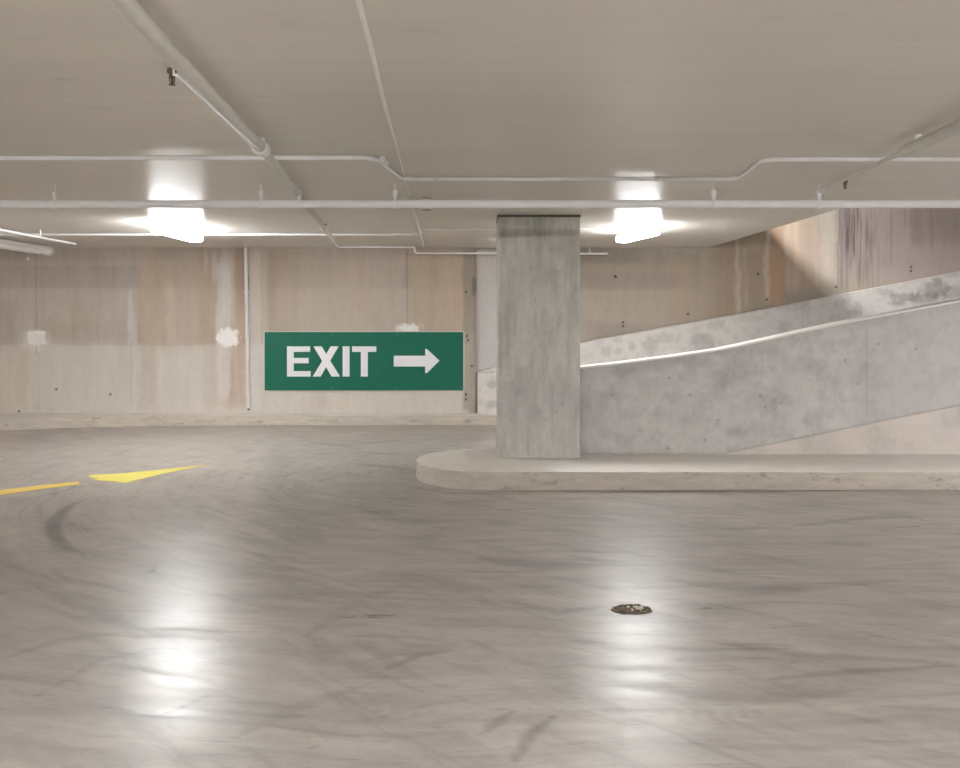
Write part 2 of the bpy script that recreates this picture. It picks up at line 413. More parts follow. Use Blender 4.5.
# ---- back wall
def wall_field(U, V):
    W = Field(U, V, (194, 184, 175))
    n = fbm(U/5, V/60, 5); n2 = fbm(U/28, V/40, 8)
    W.mul(sstep(.45, .75, n2), (.93, .91, .87))
    W.mul(sstep(.5, .8, n), (.93, .92, .9))
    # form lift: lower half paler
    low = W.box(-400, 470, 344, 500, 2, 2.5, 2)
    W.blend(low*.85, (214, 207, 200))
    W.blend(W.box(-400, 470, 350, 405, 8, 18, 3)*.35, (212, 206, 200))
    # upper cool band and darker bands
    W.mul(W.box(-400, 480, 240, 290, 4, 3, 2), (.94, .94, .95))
    W.mul(W.box(-400, 480, 266, 288, 6, 2, 1), (.87, .86, .85))  # shadow of the pipes on the wall, painted as a darker band
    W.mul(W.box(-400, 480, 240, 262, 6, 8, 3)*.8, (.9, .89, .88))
    W.mul(W.box(40, 160, 322, 343, 10, 6, 4), (.93, .92, .91))
    # rust-brown runs
    for x0, x1, y0, y1, rgb, k in (
        (-80, 22, 350, 410, (206, 190, 174), .5), (22, 30, 350, 408, (198, 176, 156), .5), (-60, 20, 300, 345, (170, 158, 146), .5), (140, 205, 262, 345, (188, 170, 152), .6), (146, 160, 250, 300, (178, 160, 142), .4),
        (142, 158, 250, 410, (192, 174, 156), .4), (168, 176, 285, 350, (208, 196, 182), .5), (200, 217, 245, 345, (180, 160, 140), .7), (205, 240, 350, 408, (196, 178, 162), .4),
        (228, 246, 250, 405, (182, 158, 136), .7), (252, 300, 250, 340, (182, 166, 150), .6), (262, 268, 250, 335, (208, 198, 186), .5),
        (270, 276, 250, 335, (176, 156, 138), .6), (300, 405, 250, 335, (190, 176, 162), .5), (340, 372, 262, 340, (198, 182, 168), .4),
        (408, 462, 252, 335, (188, 168, 146), .7), (440, 462, 260, 335, (196, 176, 156), .4), (300, 420, 392, 412, (212, 202, 190), .5), (310, 330, 392, 412, (196, 184, 172), .4)):
        W.blend(W.box(x0, x1, y0, y1, 3.5, 9, 3.)*k*(.6+.8*(fbm(U/4, V/70, 21)-.15)), rgb)
    # pale runs
    for x0, x1, y0, y1, k in ((129, 135, 290, 345, .75), (134, 138, 320, 398, .5), (218, 232, 262, 400, .6), (222, 236, 250, 325, .4), (250, 262, 250, 410, .55),
                              (214, 218, 250, 280, .5), (206, 209, 250, 270, .5)):
        W.blend(W.box(x0, x1, y0, y1, 1.6, 8, 2.5)*k, (216, 210, 206))
    # vertical form joints
    for x, y0, y1, k in ((38, 250, 330, .72), (41, 345, 410, .84), (133, 330, 405, .84), (407.5, 250, 335, .62), (134, 250, 300, .93)):
        W.mul(W.box(x-.5, x+.5, y0, y1, .8, 4, .6), k)
    W.mul(W.box(60, 200, 343.5, 345, 20, .9, 1), .93)
    # plaster patches
    W.blend(W.box(29, 48, 331, 344, .8, .8, 2.2), (252, 250, 250))
    W.blend(W.blob(38, 341, 16, 9, .3, .5)*.55, (224, 218, 214))
    W.blend(W.box(39.3, 41.5, 344, 352, .6, 1, .5)*.8, (236, 230, 228)); W.mul(W.box(38.2, 39, 346, 354, .5, 1, .3), .6)
    W.blend(W.blob(229, 337, 11, 9, .22, .35)*.95, (250, 247, 245))
    W.blend(W.blob(409, 329, 11, 5, .4, .6)*.85, (250, 247, 244))
    W.blend(W.blob(583, 332, 7, 9, .3, .4)*.9, (240, 238, 236))
    W.blend(W.dot(30, 259, 1.4), (245, 243, 240))
    # grey strip beside the sign, then the pale bay
    W.blend(W.box(463, 475.5, 250, 410, 1.2, 3, 1)*.75, (168, 158, 146))
    W.mul(W.box(463, 476, 250, 335, 2, 8, 1), (.9, .88, .85))
    W.mul(W.box(474.2, 476, 250, 409, .6, 2, .3), .70)
    W.blend(W.box(472, 477, 278, 296, 1.2, 3, 1.5)*.7, (112, 108, 100))
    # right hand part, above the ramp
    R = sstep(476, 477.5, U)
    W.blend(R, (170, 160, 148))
    W.blend(W.box(477, 520, 250, 420, 1, 2)*.9, (206, 202, 200))
    W.blend(W.blob(484, 392, 14, 20, .6, .5)*.5, (222, 212, 208))
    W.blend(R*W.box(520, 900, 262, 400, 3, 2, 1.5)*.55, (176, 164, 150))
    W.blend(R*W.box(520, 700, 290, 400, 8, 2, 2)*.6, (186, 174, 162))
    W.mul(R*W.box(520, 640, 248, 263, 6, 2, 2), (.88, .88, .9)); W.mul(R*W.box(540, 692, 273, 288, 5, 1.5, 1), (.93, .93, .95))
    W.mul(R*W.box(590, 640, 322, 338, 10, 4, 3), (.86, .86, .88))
    for x0, x1, y0, y1, rgb, k in (
        (676, 692, 262, 330, (188, 164, 142), .6), (700, 710, 255, 330, (186, 168, 150), .6), (716, 734, 215, 330, (178, 154, 132), .7), (736, 740, 225, 315, (212, 200, 184), .8),
        (744, 748, 240, 305, (200, 190, 178), .7), (742, 764, 225, 300, (186, 160, 136), .55), (765, 770, 205, 300, (216, 202, 184), .85), (770, 784, 200, 305, (196, 160, 128), .8),
        (785, 800, 200, 290, (214, 190, 168), .8), (800, 820, 195, 290, (200, 178, 158), .7), (820, 836, 195, 280, (212, 200, 186), .7), (836, 960, 190, 280, (182, 168, 164), .7),
        (748, 762, 195, 250, (206, 190, 172), .5), (880, 1000, 200, 280, (176, 162, 158), .6), (910, 1010, 196, 245, (158, 142, 136), .7), (960, 1300, 100, 300, (176, 164, 158), .7)):
        W.blend(R*W.box(x0, x1, y0, y1, 2.5, 7, 3.)*k*(.6+.8*(fbm(U/3, V/70, 33)-.1)), rgb)
    # black streaks
    r2 = random.Random(4)
    for i in range(34):
        x = r2.choice((842, 845, 850, 856, 862, 866, 870))+r2.uniform(-3, 5); y0 = 190+r2.uniform(0, 50); L = r2.uniform(15, 62)
        W.mul(W.box(x-.35, x+.35+r2.uniform(0, .9), y0, min(y0+L, 289), .6, 9, .8)*r2.uniform(.4, 1), (.52, .50, .50))
    for x, y0, y1 in ((847, 200, 292), (838, 240, 292), (842, 225, 290), (860, 240, 288), (891, 190, 264), (932, 190, 250), (905, 190, 225)):
        W.mul(W.box(x-.4, x+.4, y0, y1, .6, 6, .8), (.6, .58, .58))
    W.mul(R*sstep(.5, .75, fbm(U/1.6, V/70, 44))*W.box(836, 880, 180, 290, 3, 14, 0)*.7, (.72, .7, .69))
    # tie holes
    for x, y in ((466, 292), (467, 336), (468, 340), (466, 394), (466, 399), (615, 276), (623, 322.5), (623, 326), (688, 314), (758, 274), (767, 299.5),
                 (836, 287), (911, 267), (911, 271), (58, 389), (112, 394), (21, 411), (472, 366), (616, 277)):
        W.blend(W.dot(x, y, 1.25)*.93, (40, 34, 30))
    return W.c
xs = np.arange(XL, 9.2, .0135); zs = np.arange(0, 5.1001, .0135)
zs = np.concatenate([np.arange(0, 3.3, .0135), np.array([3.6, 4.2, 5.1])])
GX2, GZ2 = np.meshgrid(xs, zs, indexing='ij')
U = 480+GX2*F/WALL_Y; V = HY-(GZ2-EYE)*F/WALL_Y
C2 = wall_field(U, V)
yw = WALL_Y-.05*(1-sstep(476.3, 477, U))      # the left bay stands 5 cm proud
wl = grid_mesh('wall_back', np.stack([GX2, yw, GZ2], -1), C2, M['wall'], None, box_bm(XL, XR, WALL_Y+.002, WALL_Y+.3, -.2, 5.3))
tag(wl, kind='structure')
bm = bmesh.new(); add_box(bm, XL-.2, XL, YB-.2, WALL_Y+.3, -.2, 2.75)
tag(from_bm('wall_left', bm, M['plain_wall']), kind='structure')
bm = bmesh.new(); add_box(bm, XR, XR+.2, YB-.2, WALL_Y+.3, -.2, 5.3)
tag(from_bm('wall_right', bm, M['plain_wall']), kind='structure')
bm = bmesh.new(); add_box(bm, XL, XR, YB-.2, YB, -.2, 2.75)
tag(from_bm('wall_front', bm, M['plain_wall']), kind='structure')
bm = bmesh.new(); add_box(bm, -1.2, -1.0, 4.0, WALL_Y+.2, 2.75, 5.3); add_box(bm, -1.2, XR, 3.8, 4.0, 2.75, 5.3)
tag(from_bm('wall_upper', bm, M['slab']), kind='structure')

# ---- pillar
def face_grid(x0, x1, z0, z1, y, rgb, fn, D, step=.012):
    xs_ = np.linspace(x0, x1, max(2, int((x1-x0)/step))); zs_ = np.linspace(z0, z1, max(2, int((z1-z0)/step)))
    A, B = np.meshgrid(xs_, zs_, indexing='ij')
    Fd = Field(480+A*F/D, HY-(B-EYE)*F/D, rgb); fn(Fd)
    return A, B, Fd
PX0, PX1, PY, PZ = .168, .944, 7.82, .154
def pil(W):
    U, V = W.U, W.V
    W.mul(sstep(.45, .75, fbm(U/4, V/40, 3)), (.84, .84, .83))
    W.mul(sstep(.45, .75, fbm(U/18, V/25, 6)), (.84, .84, .85))
    W.blend(W.box(500, 578, 380, 460, 8, 20, 4)*.35, (186, 184, 184))
    for x in (515, 526, 541, 549, 560, 571):
        W.mul(W.box(x-.4, x+.5, 217, 255, .8, 12, 1), .88)
    W.mul(W.box(490, 590, 210, 238, 3, 3, 0), (.93, .93, .91))  # darker top band, the main pipe's shadow painted in
    for x, y, rx, ry in ((558, 272, 4, 3), (520, 296, 3, 2), (511, 345, 3, 2), (540, 412, 2, 3), (556, 412, 2, 2), (520, 392, 5, 4), (547, 420, 3, 2)):
        W.mul(W.blob(x, y, rx, ry), .88)
    W.blend(W.box(507, 513, 290, 330, 2, 12, 3)*.35, (172, 184, 182))
    for x, y in ((545, 333), (512, 420), (524, 430), (562, 404), (535, 300), (551, 250), (570, 385), (508, 375)): W.mul(W.dot(x, y, 1), .72)
xa = np.linspace(PX0, PX1, 70); za = np.linspace(PZ, CEIL, 190)
A, B = np.meshgrid(xa, za, indexing='ij')
Fd = Field(480+A*F/PY, HY-(B-EYE)*F/PY, (206, 205, 200)); pil(Fd)
ch = np.clip(np.minimum(A-PX0, PX1-A)/.015, 0, 1)
PP = np.stack([A, PY+.012*(1-ch), B], -1)
pillar = thing('pillar', (.556, 8.12, PZ), 'square grey concrete pillar standing on the rounded kerb island', 'pillar')
def grid_part(name, P, c, m, parent, extra):
    L = parent.location; P = P-np.array(L[:]); bmesh.ops.translate(extra, verts=extra.verts, vec=-L)
    return grid_mesh(name, P, c, m, parent, extra)
bx = box_bm(PX0, PX1, PY+.012, 8.42, PZ, CEIL)
grid_part('shaft', PP, Fd.c, M['pillar'], pillar, bx)
bm = bmesh.new(); add_box(bm, PX0-.004, PX1+.004, PY-.004, 8.42, CEIL-.022, CEIL-.001)
part('joint_strip', bm, M['joint_and_gap_shade'], pillar)
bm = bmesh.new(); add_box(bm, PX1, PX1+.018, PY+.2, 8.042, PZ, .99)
part('gap_shade', bm, M['joint_and_gap_shade'], pillar)  # dark strip painting the shade in the gap between pillar and ramp wall

# ---- kerb island
def island_pts():
    cx, cy, r_ = .02, 7.73, .61
    pts = [(cx+r_*math.cos(a_)*1.0, cy+r_*math.sin(a_)) for a_ in np.linspace(-math.pi/2, -1.5*math.pi, 28)]
    return pts+[(XR-.3, 8.34), (XR-.3, 7.12)]
bm = bmesh.new(); add_prism(bm, island_pts(), 'z', 0.0, PZ, .014)
isl = from_bm('kerb_island', bm, M['curb'], None, True)
tag(isl, 'long pale concrete kerb island with a rounded end, under the pillar and ramp wall', 'kerb')
bm = bmesh.new()
fr = [(XL+.02, 8.2), (-9.2, 9.3), (-8.4, 10.1), (-7.5, 10.5), (-6.8, 10.68), (-6.22, 10.78), (-5.55, 11.02), (-4.8, 11.16), (-3.8, 11.26), (-2.6, 11.3), (1.3, 11.3)]
add_prism(bm, fr+[(1.3, 11.605), (XL+.02, 11.605)], 'z', 0.0, .13, .014)
tag(from_bm('kerb', bm, M['curb'], None, True), 'low pale kerb curving along the foot of the stained back wall', 'kerb')

# ---- ramp, its near wall (parapet), plinth and far barrier
rz = lambda x: max(0, .206*(x-1.75))
bm = bmesh.new(); add_prism(bm, [(1.75, 0.001), (XR-.3, .001), (XR-.3, rz(XR-.3))], 'y', 8.345, 11.44)
tag(from_bm('ramp', bm, M['ramp']), 'sloping concrete car ramp rising to the right behind the grey wall', 'ramp')
tops = [(580, 368), (610, 364.6), (640, 361), (670, 357.2), (700, 352.8), (722, 349.4), (740, 345.6), (770, 339), (800, 332), (840, 323.6), (880, 316), (920, 308.4), (960, 301)]
TP = [at(x, y, 8.04) for x, y in tops]; tx = [p.x for p in TP]; tz = [p.z for p in TP]
tx = [.70]+tx+[12.5]; tz = [tz[0]-.03]+tz+[tz[-1]+(12.5-TP[-1].x)*.19]
bz = lambda x: np.maximum(PZ, .19+(x-2.52)*.206)
def par(W):
    U, V = W.U, W.V
    W.blend(sstep(.4, .75, fbm(U/30, V/22, 12))*.6, (188, 186, 186))
    W.mul(sstep(.45, .75, fbm(U/9, V/9, 15))*.9, (.86, .86, .87))
    W.blend(W.box(860, 1200, 250, 460, 30, 10, 3)*.5, (190, 184, 186))
    for x, y, rx, ry, k in ((735, 373, 16, 14, .86), (800, 366, 22, 9, .9), (768, 400, 4, 12, .88), (735, 352, 8, 8, .93), (700, 362, 12, 5, .92),
                            (620, 372, 12, 5, .9), (866, 352, 8, 14, .93), (600, 420, 10, 14, .94), (655, 345, 14, 5, .93), (735, 432, 6, 4, .86), (805, 421, 3, 3, .8),
                            (708, 364, 10, 4, .9), (775, 404, 3, 8, .88)):
        W.mul(W.blob(x, y, rx, ry, .7, .5), k)
    for x, y in ((669, 378), (781, 403), (718, 420), (668, 448), (845, 360), (858, 384), (878, 344), (916, 349), (760, 396), (690, 395), (640, 430), (612, 395), (705, 440), (765, 407)):
        W.mul(W.dot(x, y, 1.6), .66)
    W.mul(W.box(761, 763, 352, 455, 1, 5, 2), .92); W.mul(W.box(866, 867.5, 330, 420, .8, 5, 1.2), .84); W.mul(W.box(930, 931, 310, 410, .8, 5, 1), .95)
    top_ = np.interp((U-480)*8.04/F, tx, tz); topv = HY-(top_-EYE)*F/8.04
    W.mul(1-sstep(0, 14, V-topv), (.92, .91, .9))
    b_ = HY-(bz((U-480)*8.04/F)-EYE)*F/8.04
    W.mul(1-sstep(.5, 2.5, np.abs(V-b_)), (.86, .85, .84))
xs_ = np.linspace(.70, 12.5, 900); ts = np.linspace(0, 1, 110)
A, T = np.meshgrid(xs_, ts, indexing='ij'); top_ = np.interp(A, tx, tz); B = PZ+(top_-PZ)*T
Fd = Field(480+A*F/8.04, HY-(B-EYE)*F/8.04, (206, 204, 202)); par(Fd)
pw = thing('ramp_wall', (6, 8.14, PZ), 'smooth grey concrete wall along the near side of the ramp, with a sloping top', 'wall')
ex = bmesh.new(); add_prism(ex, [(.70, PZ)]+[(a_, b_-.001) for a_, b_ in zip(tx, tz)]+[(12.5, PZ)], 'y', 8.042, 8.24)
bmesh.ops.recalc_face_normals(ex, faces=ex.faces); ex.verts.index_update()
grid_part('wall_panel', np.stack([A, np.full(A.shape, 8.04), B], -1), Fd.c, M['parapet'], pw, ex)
bm = bmesh.new()
pts = [(a_, b_) for a_, b_ in zip(tx[1:], tz[1:])]
add_prism(bm, [(a_, b_-.009) for a_, b_ in pts]+[(a_, b_+.009) for a_, b_ in reversed(pts)], 'y', 8.022, 8.25)
tag(part('edge_strip', bm, M['cap'], pw), 'thin white strip along the sloping top edge')
bm = bmesh.new(); add_prism(bm, [(2.36, PZ), (12.4, PZ), (12.4, float(bz(12.4))), (2.52, .19)], 'y', 8.015, 8.04)
tag(part('plinth', bm, M['plinth'], pw), 'paler sloping plinth at the foot')

bl = [(477.5, 372), (500, 366), (530, 356), (580, 343), (640, 332), (700, 321), (760, 310), (860, 291), (960, 272)]
BP = [at(x, y, 11.45) for x, y in bl]; bxs = [p.x for p in BP]+[12.5]; bzs = [p.z for p in BP]; bzs.append(bzs[-1]+(12.5-BP[-1].x)*.19)
def bar(W):
    U, V = W.U, W.V
    W.mul(sstep(.55, .75, fbm(U/8, V/6, 31))*.7, (.88, .87, .86))
    top_ = HY-(np.interp((U-480)*11.45/F, bxs, bzs)-EYE)*F/11.45
    W.mul((1-sstep(0, 2, V-top_)), (.9, .88, .86))
    for x, y, rx, ry, k in ((702, 345, 12, 12, .78), (632, 347, 4, 4, .8), (606, 352, 5, 5, .82), (618, 351, 4, 3, .84), (650, 346, 7, 9, .82), (665, 338, 12, 5, .86), (618, 340, 5, 3, .84),
                            (716, 325, 10, 5, .86), (785, 327, 7, 7, .86), (790, 306, 18, 5, .86), (840, 303, 6, 5, .84), (858, 309, 5, 7, .8), (905, 297, 16, 4, .68), (935, 290, 14, 8, .66),
                            (937, 281, 5, 4, .62), (925, 298, 16, 6, .7), (898, 303, 8, 3, .7), (950, 275, 8, 3, .8), (885, 292, 10, 4, .8), (492, 385, 5, 4, .8), (492, 405, 6, 4, .8), (486, 372, 10, 2, .8),
                            (960, 292, 20, 8, .8), (746, 318, 14, 4, .9)):
        W.mul(W.blob(x, y, rx, ry, .35, .5), k)
    W.mul(W.box(802, 803, 300, 345, .6, 3, .5), .84)
xs_ = np.linspace(bxs[0], 12.5, 950); ts = np.linspace(0, 1, 90)
A, T = np.meshgrid(xs_, ts, indexing='ij'); top_ = np.interp(A, bxs, bzs); base_ = np.where(A < 1.3, .131, .0015)
bb = np.where(A < 1.3, .13, np.maximum(.001, .206*(A-1.75)-.3)); B = bb+(top_-bb)*T
Fd = Field(480+A*F/11.45, HY-(B-EYE)*F/11.45, (222, 217, 213)); bar(Fd)
ex = bmesh.new(); add_prism(ex, [(bxs[0], .131), (1.31, .131), (1.31, .001), (1.75, .001), (12.5, 1.6)]+[(a_, b_-.001) for a_, b_ in zip(reversed(bxs), reversed(bzs))], 'y', 11.452, WALL_Y-.004)
bmesh.ops.recalc_face_normals(ex, faces=ex.faces); ex.verts.index_update()
br = grid_mesh('ramp_barrier', np.stack([A, np.full(A.shape, 11.45), B], -1), Fd.c, M['barrier'], None, ex)
tag(br, 'pale blotched concrete barrier band sloping up along the back wall behind the ramp', 'barrier')

# ================================================================== EXIT SIGN
SY = WALL_Y-.05
def sp(px, py, D): p = at(px, py, D); return (p.x, p.z)
sg = thing('exit_sign', at(364, 361, SY), 'green EXIT sign with a white arrow pointing right on the back wall', 'sign')
bm = bmesh.new(); a_ = sp(263.6, 331.2, SY); b_ = sp(464.6, 391.6, SY); add_box(bm, a_[0], b_[0], SY-.006, SY-.001, b_[1], a_[1])
part('border', bm, M['cream'], sg)
bm = bmesh.new(); a_ = sp(265, 332, SY); b_ = sp(463.2, 390.2, SY); add_box(bm, a_[0], b_[0], SY-.022, SY-.006, b_[1], a_[1], .002)
part('sign_board', bm, M['green'], sg)
def glyph(name, polys):
    bm = bmesh.new()
    for pl in polys: add_prism(bm, [sp(x, y, SY) for x, y in pl], 'y', SY-.026, SY-.022)
    bmesh.ops.recalc_face_normals(bm, faces=bm.faces)
    part(name, bm, M['letter'], sg)
glyph('letter', [[(287.4, 346.3), (310.5, 346.3), (310.5, 351.8), (294.1, 351.8), (294.1, 357.8), (309, 357.8), (309, 363.2), (294.1, 363.2), (294.1, 371), (311, 371), (311, 376.4), (287.4, 376.4)]])
glyph('letter', [[(313.8, 346.3), (321.9, 346.3), (326.6, 353.9), (331, 346.3), (338.9, 346.3), (330.5, 360.6), (340.3, 376.4), (331.9, 376.4), (326.4, 367), (321, 376.4), (313.1, 376.4), (322.5, 360.8)]])
glyph('letter', [[(342.9, 346.3), (349.8, 346.3), (349.8, 376.4), (342.9, 376.4)]])
glyph('letter', [[(352.3, 346.3), (376.5, 346.3), (376.5, 351.8), (368, 351.8), (368, 376.4), (361.1, 376.4), (361.1, 351.8), (352.3, 351.8)]])
glyph('arrow', [[(393.9, 355.6), (425.3, 355.6), (425.3, 348.8), (426.8, 348.8), (439.6, 360.6), (426.8, 373), (425.3, 373), (425.3, 366.4), (393.9, 366.4)]])
for x, y in ((268, 334.4), (268, 387.8), (332, 334.4), (332, 387.8), (397, 334.4), (397, 387.8), (460.6, 334.4), (461, 387.4)):
    p = at(x, y, SY); bm = bmesh.new(); add_tube(bm, [(p.x, SY-.022, p.z), (p.x, SY-.025, p.z)], .007, 10)
    part('screw', bm, M['metal_grey'], sg)

# ================================================================== PIPES
def pipe(name, label, pts, r_, mat, group=None, bend=.06, cat='pipe'):
    o = thing(name, pts[0], label, cat, group); bm = bmesh.new(); add_tube(bm, pts, r_, 16, bend)
    part('pipe_run', bm, M[mat], o, True); return o
def clip(parent, x, y, z, r_, axis, mat='white_dull', name='clamp'):
    bm = bmesh.new(); h = .012
    a_ = Vector((x, y, z)); d = Vector((h, 0, 0)) if axis == 'x' else Vector((0, h, 0)) if axis == 'y' else Vector((0, 0, h))
    add_tube(bm, [a_-d, a_+d], r_*1.22+.002, 16); return part(name, bm, M[mat], parent, True)

MZ, MY = 2.302, 6.0
mp = pipe('water_pipe', 'thick white main pipe running the full width below the ceiling, in front of the pillar', [(XL+.01, MY, MZ), (XR-.01, MY, MZ)], .0295, 'white_paint')
for px, thin in ((54, 1), (261, 0), (299, 0), (395, 0), (714, 0), (819, 0)):
    x = (px-480)/F*MY; bm = bmesh.new()
    if thin:
        add_tube(bm, [(x+.01, MY, MZ+.02), (x+.01, MY, CEIL)], .004, 8); add_tube(bm, [(x, MY, MZ+.02), (x, MY, MZ+.085)], .012, 12)
    else:
        add_tube(bm, [(x, MY, MZ+.02), (x, MY, CEIL-.045)], .015, 12); add_tube(bm, [(x, MY, MZ+.06), (x, MY, MZ+.10)], .020, 12)
        add_tube(bm, [(x, MY, CEIL-.05), (x, MY, CEIL)], .0055, 8)
    hg = part('hanger', bm, M['white_paint'], mp, True)
    clip(mp, x, MY, MZ, .0295, 'x', 'white_paint')
x = (427-480)/F*MY; bm = bmesh.new()
for dx in (-.02, .02): add_tube(bm, [(x+dx-.006, MY, MZ), (x+dx+.006, MY, MZ)], .041, 18)
add_tube(bm, [(x-.02, MY, MZ), (x+.02, MY, MZ)], .034, 18)
cp = part('coupling', bm, M['white_paint'], mp, True)
for dz in (-.044, .044): bm = bmesh.new(); add_tube(bm, [(x-.03, MY-.01, MZ+dz), (x+.03, MY-.01, MZ+dz)], .005, 8); part('bolt', bm, M['metal_grey'], cp)

cz = 2.425
A4 = 4.89; B4 = 5.645
cd = pipe('stepped_pipe', 'thin white pipe close under the ceiling that steps back and forward again mid-span', [(XL+.01, A4+.05, cz), ((374-480)/F*A4, A4-.01, cz), ((402-480)/F*B4, B4, cz), ((738-480)/F*B4, B4, cz), ((766-480)/F*A4, A4+.04, cz), (XR-.01, A4+.02, cz)], .0145, 'white_paint', bend=.10)
for x, y in ((-.50, 5.0), (-3.6, A4+.03), (4.2, A4+.03), (-.3, B4), (1.2, B4)):
    bm = bmesh.new()
    if y == 5.0: add_tube(bm, [(-.583, 4.93, cz), (-.57, 5.03, cz)], .021, 12)
    else:
        add_tube(bm, [(x-.014, y, cz), (x+.014, y, cz)], .018, 12); add_tube(bm, [(x, y, cz+.01), (x, y, CEIL)], .005, 8)
    part('clamp', bm, M['white_dull'], cd, True)

c3 = pipe('conduit', 'thin white conduit running left of the pillar just before the back wall', [(-5.62, 9.54, 2.443), (-5.62, 9.54, 2.425), ((420-480)/F*9.54, 9.54, 2.425)], .0125, 'white_paint', cat='conduit')
for px in (413,):
    x = (px-480)/F*9.54; bm = bmesh.new(); add_tube(bm, [(x, 9.54, 2.425), (x, 9.54, CEIL)], .012, 10); part('hanger', bm, M['white_dull'], c3, True)
c4 = pipe('wall_top_pipe', 'thin white pipe along the top of the back wall, passing behind the pillar', [(-1.92, 11.35, 2.428), (-.905, 11.35, 2.428), (-.875, 11.35, 2.345), (1.745, 11.35, 2.338)], .0135, 'white_paint', bend=.02)
for x in (-.90, 1.50):
    bm = bmesh.new(); add_tube(bm, [(x, 11.35, 2.345), (x, 11.35, CEIL)], .009, 10); part('hanger', bm, M['white_dull'], c4, True)
c5 = pipe('lamp_conduit', 'faint thin conduit running past the pillar to the right ceiling lamp', [(-.68, 8.98, 2.428), (1.5, 8.98, 2.428)], .008, 'conduit', cat='conduit')

# branch pipes towards the camera
zb = 2.385
Pb = [on(70, -40, zb), on(126, 8, zb), on(262, 150, zb)]
Pb[0] = Vector((Pb[1].x+.12*(Pb[1].y+6)*.6, -6.0, zb)); Pb[1] = on(126, 8, zb)
bp = thing('branch_pipe', Pb[2], 'thick ceiling-coloured pipe slanting from top left towards the middle, crossing above the main pipe', 'pipe')
bm = bmesh.new(); add_tube(bm, [Vector((-.80, .5, zb)), on(128, 8, zb), on(262, 149, zb)], .030, 18, .3); part('wide_run', bm, M['pipe_beige'], bp, True)
e1 = on(264, 151, 2.379); e2 = on(338, 246, 2.379)
bm = bmesh.new(); add_tube(bm, [e1, e2], .025, 16); part('narrow_run', bm, M['pipe_beige'], bp, True)
bm = bmesh.new(); p = on(262, 149, zb); add_tube(bm, [p-Vector((0, .06, 0)), p+Vector((0, .02, 0))], .042, 16)
add_tube(bm, [p, Vector((p.x, p.y, CEIL))], .016, 12)
part('reducer', bm, M['white_dull'], bp, True)
bm = bmesh.new(); a_ = on(176, 75, 2.341); b_ = on(258, 149, 2.341); add_tube(bm, [a_, b_], .0055, 10)  # bright tube modelled as the highlight along the thick pipe's edge
tc_ = thing('edge_highlight', a_, 'short bright white strip standing in for the lit edge of the thick slanting pipe, from the front left sprinkler', 'conduit')
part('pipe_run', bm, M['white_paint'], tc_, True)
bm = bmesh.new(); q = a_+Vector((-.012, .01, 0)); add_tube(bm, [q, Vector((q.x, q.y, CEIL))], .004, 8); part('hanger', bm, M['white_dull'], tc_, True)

a_ = Vector(((819-480)/F*MY, MY, 2.39)); b_ = on(960, 126, 2.39); d = (b_-a_).normalized()
rp = thing('side_branch_pipe', a_, 'ceiling-coloured pipe slanting to the upper right from the main pipe', 'pipe')
bm = bmesh.new(); add_tube(bm, [a_, on(905, 150.5, 2.39)], .012, 14); part('narrow_run', bm, M['pipe_beige'], rp, True)
bm = bmesh.new(); add_tube(bm, [on(903, 151, 2.39), b_, b_+d*4], .031, 18, .05); part('wide_run', bm, M['pipe_beige'], rp, True)
bm = bmesh.new(); p = on(918, 145, 2.39); add_tube(bm, [p, Vector((p.x, p.y, CEIL))], .016, 12); part('hanger', bm, M['white_dull'], rp, True)
bm = bmesh.new(); add_tube(bm, [a_+Vector((.02, -.05, .0)), a_, a_-Vector((0, 0, .045))], .016, 12, .03); part('elbow', bm, M['white_dull'], rp, True)

ct = pipe('ceiling_conduit', 'thin pale conduit fixed to the ceiling, running away from the top of the view', [Vector((-.20, .5, 2.432))]+[on(x, y, 2.432) for x, y in ((358, 0), (371, 47), (384, 103), (403, 172))]+[on(409, 195, 2.432)], .0085, 'conduit', cat='conduit', bend=.3)
bm = bmesh.new(); add_tube(bm, [on(409, 195, 2.432), on(423, 246, 2.432)], .022, 12); part('wide_run', bm, M['pipe_beige'], ct, True)

# pipes at the far left
g_ = 'parallel pipes at the far left ceiling'
p1 = pipe('slim_side_pipe', 'slim bright white pipe at the left edge, ending short of the back wall', [Vector((-4.74, 5.0, 2.36)), Vector((-4.90, 10.05, 2.36))], .014, 'white_paint')
bm = bmesh.new(); add_tube(bm, [(-4.87, 9.2, 2.36), (-4.87, 9.2, CEIL)], .008, 8); part('hanger', bm, M['white_dull'], p1, True)
p2 = pipe('drain_pipe', 'fat pale drain pipe at the far left, ending at the back wall', [Vector((-5.74, 7.2, CEIL)), Vector((-5.74, 7.2, 2.365)), Vector((-5.80, 11.2, 2.365))], .055, 'white_paint')
clip(p2, -5.80, 11.15, 2.365, .056, 'y', 'pipe_beige', 'end_cap')
p3 = pipe('lower_drain_pipe', 'pale pipe hugging the outer side of the fat drain pipe at far left', [Vector((-5.97, 7.2, CEIL)), Vector((-5.97, 7.2, 2.37)), Vector((-6.0, 11.3, 2.37))], .04, 'white_dull')

# downpipe on the back wall
dp = thing('downpipe', at(247, 408, 11.57), 'vertical white pipe on the back wall, left of the EXIT sign', 'pipe')
bm = bmesh.new(); add_tube(bm, [at(245.6, 247.5, 11.57), at(248.4, 408, 11.57)], .024, 16); part('pipe_run', bm, M['white_dull'], dp, True)
for y in (292, 392):
    q = at(245.6+(y-247.5)*2.8/160.5, y, 11.57); clip(dp, q.x, q.y, q.z, .025, 'z')
bm = bmesh.new(); q = at(248.5, 408.6, 11.57); add_tube(bm, [q, q+Vector((0, 0, -.02))], .015, 12); part('outlet', bm, M['brass'], dp, True)

